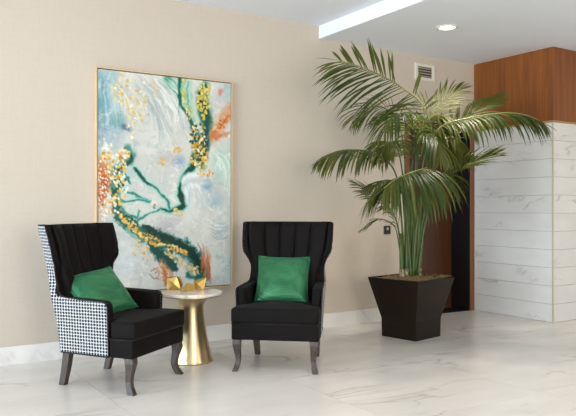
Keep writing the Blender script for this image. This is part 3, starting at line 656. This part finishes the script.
# ------------------------------------------------------------------ green cushions
def pillow(label, parent_loc, rz, local, tilt, roll, yaw, size, seed):
    n = 22; rows = []; rnd = random.Random(seed)
    front = []; back = []
    ph = [rnd.uniform(0, 6) for _ in range(4)]
    for j in range(n+1):
        for i in range(n+1):
            u, v = i/n*2-1, j/n*2-1
            pin = 1-0.07*(1-u*u)*abs(v)**3; pin2 = 1-0.07*(1-v*v)*abs(u)**3
            x, z = u*pin2*size/2, v*pin*size/2
            h = 0.075*(max(0, 1-abs(u)**2.6)*max(0, 1-abs(v)**2.6))**0.55
            h2 = h*(1+0.10*math.sin(5*u+3*v+ph[0])*math.sin(4*v+ph[1]))+0.004*math.sin(9*v+2*u+ph[2])*(1-u*u)*(1-v*v)
            front.append((x, -h2, z)); back.append((x, h, z))
    m_ = (n+1)**2; verts = front+back; faces = []
    for j in range(n):
        for i in range(n):
            a = j*(n+1)+i; faces.append((a, a+1, a+n+2, a+n+1)); faces.append((m_+a, m_+a+n+1, m_+a+n+2, m_+a+1))
    me = mesh('throw_pillow', verts, faces)
    bm = bmesh.new(); bm.from_mesh(me); bmesh.ops.remove_doubles(bm, verts=bm.verts, dist=0.0004); bmesh.ops.recalc_face_normals(bm, faces=bm.faces); bm.to_mesh(me); bm.free()
    root = thing('throw_pillow', label, 'pillow', (0, 0, 0), 0, 'green satin pillows')
    o = link('cover', me, M['satin'], root, True)
    edge = []
    for k in range(4*n):
        s_, q = divmod(k, n); w_ = q/n*2-1
        u, v = ((w_, -1), (1, w_), (-w_, 1), (-1, -w_))[s_]
        edge.append((u*(1-0.07*(1-v*v)*abs(u)**3)*size/2, 0, v*(1-0.07*(1-u*u)*abs(v)**3)*size/2))
    edge.append(edge[0])
    link('seam', tube_me('seam', edge, 0.003, 5), M['satin'], root, True)
    root.matrix_world = Matrix.Translation(parent_loc) @ Matrix.Rotation(rz, 4, 'Z') @ Matrix.Translation(local) @ Matrix.Rotation(yaw, 4, 'Z') @ Matrix.Rotation(tilt, 4, 'X') @ Matrix.Rotation(roll, 4, 'Y')
    return root
pillow('green satin pillow tilted on the chair with the houndstooth side', C1, R1, (-0.072, 0.080, 0.612), math.radians(-46), math.radians(-12), math.radians(-30), 0.40, 1)
pillow('green satin pillow upright on the forward-facing chair', C2, R2, (-0.012, 0.105, 0.630), math.radians(-33), math.radians(1), math.radians(4), 0.425, 2)

# ------------------------------------------------------------------ side table and gold ornaments
TC = Vector((2.225, 4.85, 0)); TZ = 0.545
t = thing('side_table', 'round white marble top table on flared brass pedestal between the chairs', 'side table', TC)
link('pedestal', lathe_me('pedestal', [(0.0, 0.0), (0.166, 0.0), (0.168, 0.008), (0.160, 0.03), (0.150, 0.08), (0.137, 0.14), (0.124, 0.20), (0.112, 0.27), (0.102, 0.34), (0.097, 0.39), (0.096, 0.42), (0.101, 0.45), (0.115, 0.475), (0.136, 0.496), (0.152, 0.512), (0.0, 0.512)], 56), M['brass'], t, True)
link('brass_rim', lathe_me('brass_rim', [(0.0, 0.510), (0.222, 0.510), (0.232, 0.516), (0.232, 0.522), (0.0, 0.522)], 56), M['brass'], t)
link('table_top', lathe_me('table_top', [(0.0, 0.522), (0.236, 0.522), (0.240, 0.526), (0.240, TZ-0.003), (0.237, TZ), (0.0, TZ)], 56), M['table_marble'], t)
def hull(name, pts, mat, loc, rz, label):
    bm = bmesh.new()
    for p in pts: bm.verts.new(p)
    bmesh.ops.convex_hull(bm, input=bm.verts[:])
    bmesh.ops.delete(bm, geom=[v for v in bm.verts if not v.link_faces], context='VERTS')
    me = from_bm(name, bm); mz = min(v.co.z for v in me.vertices)
    for v in me.vertices: v.co.z -= mz
    o = link(name, me, mat); o.location = loc; o.rotation_euler = (0, 0, rz)
    return tag(o, label, 'ornament', 'gold faceted ornaments')
def onpix(px, py, z):
    r = (px-288)/FPX; zz = (208-py)/FPX; f = (z-CAM_H)/zz
    return Vector(((CA*r+SA)*f, (-SA*r+CA)*f, z))
yaw = -math.atan2(SA, CA)
hull('faceted_ornament', [(-0.058, -0.03, 0), (0.055, -0.035, 0), (0.02, 0.045, 0), (-0.045, 0.04, 0), (-0.062, -0.03, 0.09), (0.02, -0.04, 0.105), (0.062, 0.0, 0.05), (0.035, 0.04, 0.1), (-0.05, 0.04, 0.1), (0.0, -0.052, 0.055)], M['gold'], onpix(175, 289.5, TZ), yaw, 'largest faceted gold ornament, leftmost on the marble table top')
hull('faceted_ornament', [(-0.055, -0.02, 0.0), (0.0, -0.045, 0), (0.055, -0.01, 0), (0.0, 0.045, 0), (0.0, -0.05, 0.02), (-0.01, -0.005, 0.062), (0.05, 0.015, 0.05)], M['gold'], onpix(188, 291, TZ), yaw, 'low wedge-shaped gold ornament in the middle of the marble table top')
hull('faceted_ornament', [(-0.03, -0.02, 0.0), (0.03, -0.02, 0), (0.0, 0.035, 0), (-0.055, 0.0, 0.065), (0.055, -0.02, 0.10), (0.035, 0.035, 0.10), (-0.015, -0.04, 0.055), (-0.02, 0.03, 0.085)], M['gold'], onpix(200, 290, TZ), yaw, 'upright faceted gold ornament, rightmost on the marble table top')

# ------------------------------------------------------------------ potted palm
PC = Vector((4.39, 4.68, 0)); PR = math.radians(10.5)
palm = thing('potted_palm', 'tall arching palm in a flared square dark bronze planter', 'potted palm', PC)
def sq(h, z): return [(x*math.cos(PR)-y*math.sin(PR), x*math.sin(PR)+y*math.cos(PR), z) for x, y in ((-h, -h), (h, -h), (h, h), (-h, h))]
link('planter', loft_me('planter', [sq(0.193, 0.0), sq(0.196, 0.17), sq(0.198, 0.18), sq(0.287, 0.553), sq(0.272, 0.553), sq(0.262, 0.50)], cap=True), M['planter'], palm)
rows = []
for j in range(17):
    row = []
    for i in range(17):
        u, v = i/8-1, j/8-1
        x, y = u*0.266, v*0.266
        z = 0.540+0.030*(1-u*u)*(1-v*v)+random.uniform(-0.006, 0.008)*(0 if max(abs(u), abs(v)) == 1 else 1)
        row.append((x*math.cos(PR)-y*math.sin(PR), x*math.sin(PR)+y*math.cos(PR), z))
    rows.append(row)
link('mulch', grid_me('mulch', rows), M['soil'], palm, True)
mv, mf = [], []
for k in range(170):
    a = random.uniform(-0.25, 0.25); b = random.choice((random.uniform(-0.27, -0.2), random.uniform(-0.27, 0.27)))
    if random.random() < 0.5: a = random.uniform(0.1, 0.27)
    c = Vector((a*math.cos(PR)-b*math.sin(PR), a*math.sin(PR)+b*math.cos(PR), 0.556)); an = random.uniform(0, 6.3); L = random.uniform(0.03, 0.07)
    d = Vector((math.cos(an), math.sin(an), random.uniform(-0.1, 0.35)))*L; n_ = Vector((-math.sin(an), math.cos(an), 0))*0.003; k0 = len(mv)
    mid = c+d*0.5+Vector((0, 0, 0.012)); mv += [c-n_, c+n_, mid+n_, mid-n_, c+d]; mf += [(k0, k0+1, k0+2, k0+3), (k0+3, k0+2, k0+4)]
tag(link('moss', mesh('moss', mv, mf), M['moss'], palm), kind='stuff')

LEAFLETS = []
def leaflet(base, d, nrm, L, wd, droop, rnd):
    # a narrow pointed blade, folded along its midrib, bending down under its weight
    segs = 5; v = []; p = Vector(base); d = d.normalized(); step = L/segs
    for k in range(segs+1):
        q = k/segs
        wq = wd*(0.35+1.3*q)*(1 if q < 0.45 else 1-((q-0.45)/0.55)**1.5) if q < 0.5 else wd*1.0*(1-((q-0.5)/0.5)**1.6)
        side = d.cross(nrm)
        if side.length < 1e-4: side = Vector((1, 0, 0))
        side.normalize(); up = side.cross(d).normalized()
        v += [p-side*wq-up*wq*0.0, p+up*(-wq*0.45), p+side*wq] if k < segs else [p]
        d = (d+Vector((0, 0, -1))*droop*(0.35+q)/segs).normalized(); p = p+d*step
    f = []
    for k in range(segs-1):
        a = k*3; f += [(a, a+1, a+4, a+3), (a+1, a+2, a+5, a+4)]
    a = (segs-1)*3; f += [(a, a+1, a+3), (a+1, a+2, a+3)]
    return v, f
def frond(pts, nl=28, L=0.36, t0=0.3, up=(0, 0, 1), ang=(62, 28), droop=(0.9, 0.9), lift=(0.1, 0.1), wd=0.011, rad=0.009, fill=(1, 1), seed=0, stemrad=None, pale=False, lens=(1, 1), turn=(0, 0), wide=(1, 1)):
    rnd = random.Random(seed); P = catmull([at(*p) for p in pts], 48)
    P = [p-PC for p in P]; n = len(P)-1
    rads = [(stemrad or rad*1.15)*(1-0.82*(i/n)**0.8)+0.0012 for i in range(n+1)]
    cut = int(n*t0*0.9)
    fr = link('frond', tube_me('frond', P[cut:], rad, 6, rads[cut:]), M['rachis'] if pale else M['stem'], palm, True)
    link('petiole', tube_me('petiole', P[:cut+1], rad, 6, rads[:cut+1]), M['stem'], fr, True)
    up = Vector(up).normalized()
    for k in range(nl):
        q = (k+0.5)/nl; tt = t0+(1-t0)*q; x = tt*n; i = min(int(x), n-1); p = P[i].lerp(P[i+1], x-i)
        tg = (P[i+1]-P[max(i-1, 0)]).normalized(); side = tg.cross(up).normalized(); nn = side.cross(tg).normalized()
        prof = (0.55+0.45*min(1, q/0.25)) if q < 0.25 else (1.0 if q < 0.6 else 1.0-0.62*((q-0.6)/0.4))
        for s, sg in ((0, -1), (1, 1)):
            if rnd.random() > fill[s]: continue
            a = math.radians(ang[0]+(ang[1]-ang[0])*q+rnd.uniform(-9, 9)+turn[s])
            d = tg*math.cos(a)+side*sg*math.sin(a)+nn*(lift[s]+rnd.uniform(-0.05, 0.05))
            v, f = leaflet(p, d, nn, L*lens[s]*prof*rnd.uniform(0.88, 1.1), wd*wide[s]*rnd.uniform(0.85, 1.1)*(0.6+0.4*prof), droop[s]*rnd.uniform(0.8, 1.2), rnd)
            LEAFLETS.append((L*prof*lens[s], fr, v, f))
    # terminal leaflet
    v, f = leaflet(P[-1], P[-1]-P[-3], Vector((0, 0, 1)), L*0.4, wd*0.7, 0.4, rnd); LEAFLETS.append((L*0.4, fr, v, f))
    return fr
B = 6.32
# (picture column, row, distance from the lens) of points along each midrib
CAMW = (-0.45, -0.78, 0.25)
frond([(414, 276, B), (424, 215, B), (434, 150, B-0.02), (424, 108, B-0.08), (404, 89, B-0.16), (380, 75, B-0.26), (358, 66, B-0.34), (340, 61, B-0.38)], 44, 0.60, 0.40, CAMW, (62, 20), (0.75, 0.25), (0.0, 0.0), wd=0.0095, lens=(1.05, 0.52), fill=(0.85, 0.5), turn=(0, 20), wide=(1, 1.5), rad=0.012, seed=1, pale=True)
frond([(404, 276, B), (402, 225, B-0.03), (396, 175, B-0.10), (380, 156, B-0.18), (360, 150, B-0.26), (338, 152, B-0.32), (322, 159, B-0.34)], 46, 0.40, 0.42, (0.1, -0.35, 0.9), (62, 24), (1.9, 1.9), (-0.05, -0.05), wd=0.0115, seed=3)
frond([(413, 276, B-0.05), (417, 225, B-0.10), (427, 182, B-0.22), (428, 169, B-0.40), (416, 171, B-0.58), (398, 178, B-0.72), (384, 188, B-0.80)], 66, 0.58, 0.40, (0, 0, 1), (78, 36), (2.5, 2.5), (-0.1, -0.05), wd=0.0135, rad=0.011, seed=4, pale=True)
frond([(416, 276, B), (420, 215, B), (424, 160, B-0.05), (440, 128, B-0.12), (470, 118, B-0.2), (503, 113, B-0.28), (525, 115, B-0.31), (540, 121, B-0.32)], 52, 0.46, 0.40, (0, -0.25, 1), (70, 28), (1.7, 2.4), (0, 0.0), wd=0.0125, rad=0.012, seed=5, pale=True)
frond([(417, 276, B+0.05), (423, 215, B+0.08), (434, 160, B+0.15), (448, 132, B+0.25), (474, 113, B+0.32), (500, 98, B+0.36)], 36, 0.30, 0.48, (-0.3, -0.5, 0.8), (50, 18), (0.7, 0.5), (0.2, 0.2), wd=0.0115, seed=6)
frond([(418, 276, B-0.02), (424, 230, B-0.03), (434, 195, B-0.08), (450, 174, B-0.15), (472, 163, B-0.2), (490, 156, B-0.22)], 18, 0.34, 0.5, (0, -0.5, 0.8), (30, 10), (0.3, 0.4), (0.1, 0.1), seed=7, wd=0.015)
frond([(410, 276, B+0.05), (411, 215, B+0.12), (413, 160, B+0.18), (424, 122, B+0.26), (442, 102, B+0.32), (460, 89, B+0.36)], 22, 0.34, 0.46, (-0.4, -0.6, 0.7), (54, 14), (0.9, 0.6), (0.1, 0.1), seed=8, wd=0.009)
frond([(402, 276, B), (400, 240, B-0.02), (394, 215, B-0.06), (380, 200, B-0.12), (358, 185, B-0.18)], 24, 0.34, 0.34, (0.2, -0.6, 0.7), (56, 20), (0.7, 0.7), (0, 0), seed=9, wd=0.008)
frond([(412, 276, B+0.04), (413, 220, B+0.08), (416, 170, B+0.12), (428, 136, B+0.10), (446, 132, B+0.02), (458, 142, B-0.06), (464, 156, B-0.1)], 40, 0.38, 0.44, (0, 0, 1), (68, 28), (1.7, 1.7), (0, 0), wd=0.012, seed=10)
frond([(408, 276, B+0.03), (407, 215, B+0.08), (405, 160, B+0.12), (398, 122, B+0.14), (384, 108, B+0.12), (368, 108, B+0.1), (354, 118, B+0.08)], 28, 0.42, 0.44, (-0.2, -0.5, 0.8), (62, 24), (1.3, 1.3), (0, 0), wd=0.008, seed=11)
frond([(411, 276, B-0.06), (408, 235, B-0.1), (404, 200, B-0.2), (396, 184, B-0.32), (386, 180, B-0.42), (376, 186, B-0.48)], 30, 0.32, 0.48, (0, 0, 1), (68, 30), (1.7, 1.7), (0, 0), seed=12)
frond([(415, 276, B+0.02), (419, 235, B+0.02), (427, 200, B), (437, 178, B-0.04), (447, 177, B-0.1), (456, 190, B-0.14)], 26, 0.34, 0.46, (0, 0, 1), (62, 26), (1.8, 1.8), (0, 0), seed=13, wd=0.009)
frond([(409, 276, B+0.02), (412, 215, B), (416, 165, B-0.06), (414, 130, B-0.14), (404, 114, B-0.24), (392, 118, B-0.32), (384, 132, B-0.36)], 34, 0.42, 0.46, (0, 0, 1), (68, 28), (1.8, 1.8), (0, 0), wd=0.010, seed=14)
frond([(403, 274, B-0.02), (399, 245, B-0.04), (394, 226, B-0.08), (379, 219, B-0.14), (362, 229, B-0.2)], 10, 0.16, 0.5, (0, 0, 1), (40, 16), (1.0, 1.0), (0, 0), seed=15, wd=0.008, rad=0.006)
frond([(407, 276, B+0.02), (408, 220, B+0.02), (412, 165, B), (420, 140, B-0.06), (430, 134, B-0.16), (438, 142, B-0.26), (440, 156, B-0.32)], 44, 0.40, 0.46, (0, 0, 1), (70, 30), (2.0, 2.0), (0, 0), wd=0.012, seed=21)
frond([(406, 276, B+0.04), (405, 220, B+0.06), (402, 170, B+0.08), (396, 146, B+0.04), (388, 142, B-0.04), (382, 152, B-0.1)], 38, 0.36, 0.48, (0, 0, 1), (70, 30), (2.0, 2.0), (0, 0), wd=0.011, seed=22)
frond([(411, 276, B+0.06), (414, 215, B+0.12), (418, 160, B+0.18), (424, 128, B+0.2), (436, 118, B+0.16), (448, 122, B+0.1)], 36, 0.36, 0.46, (0, 0, 1), (66, 28), (1.8, 1.8), (0, 0), wd=0.011, seed=23)
# sheathed stems rising from the mulch
for (px, r_, hgt, lean, sd) in ((402, 0.022, 0.34, -0.015, 1), (407, 0.030, 0.40, 0.0, 2), (412.5, 0.024, 0.44, 0.015, 3), (418, 0.026, 0.36, 0.05, 4)):
    b0 = at(px, 277, B+(sd-2.5)*0.03)-PC; b0.z = 0.52
    link('stem', tube_me('stem', [b0, b0+Vector((lean*0.3, 0, hgt*0.4)), b0+Vector((lean*0.7, 0, hgt*0.8)), b0+Vector((lean, 0, hgt*1.3))], r_, 10, [r_, r_*0.92, r_*0.8, r_*0.62]), M['stem'], palm, True)
    link('stem_sheath', tube_me('stem_sheath', [b0, b0+Vector((0, 0, 0.05)), b0+Vector((lean*0.3, 0, 0.11))], r_, 10, [r_*1.25, r_*1.12, r_*1.0]), M['sheath'], palm, True)
# the 300 longest leaflets are pieces of their own, the rest one foliage mesh
LEAFLETS.sort(key=lambda q: -q[0])
for L_, fr, v, f in LEAFLETS[:300]:
    link('leaflet', mesh('leaflet', v, f), M['leaf'], fr, True)
vv, ff = [], []
for L_, fr, v, f in LEAFLETS[300:]:
    k = len(vv); vv += v; ff += [tuple(k+q for q in x) for x in f]
tag(link('small_leaflets', mesh('small_leaflets', vv, ff), M['leaf'], palm, True), kind='stuff')
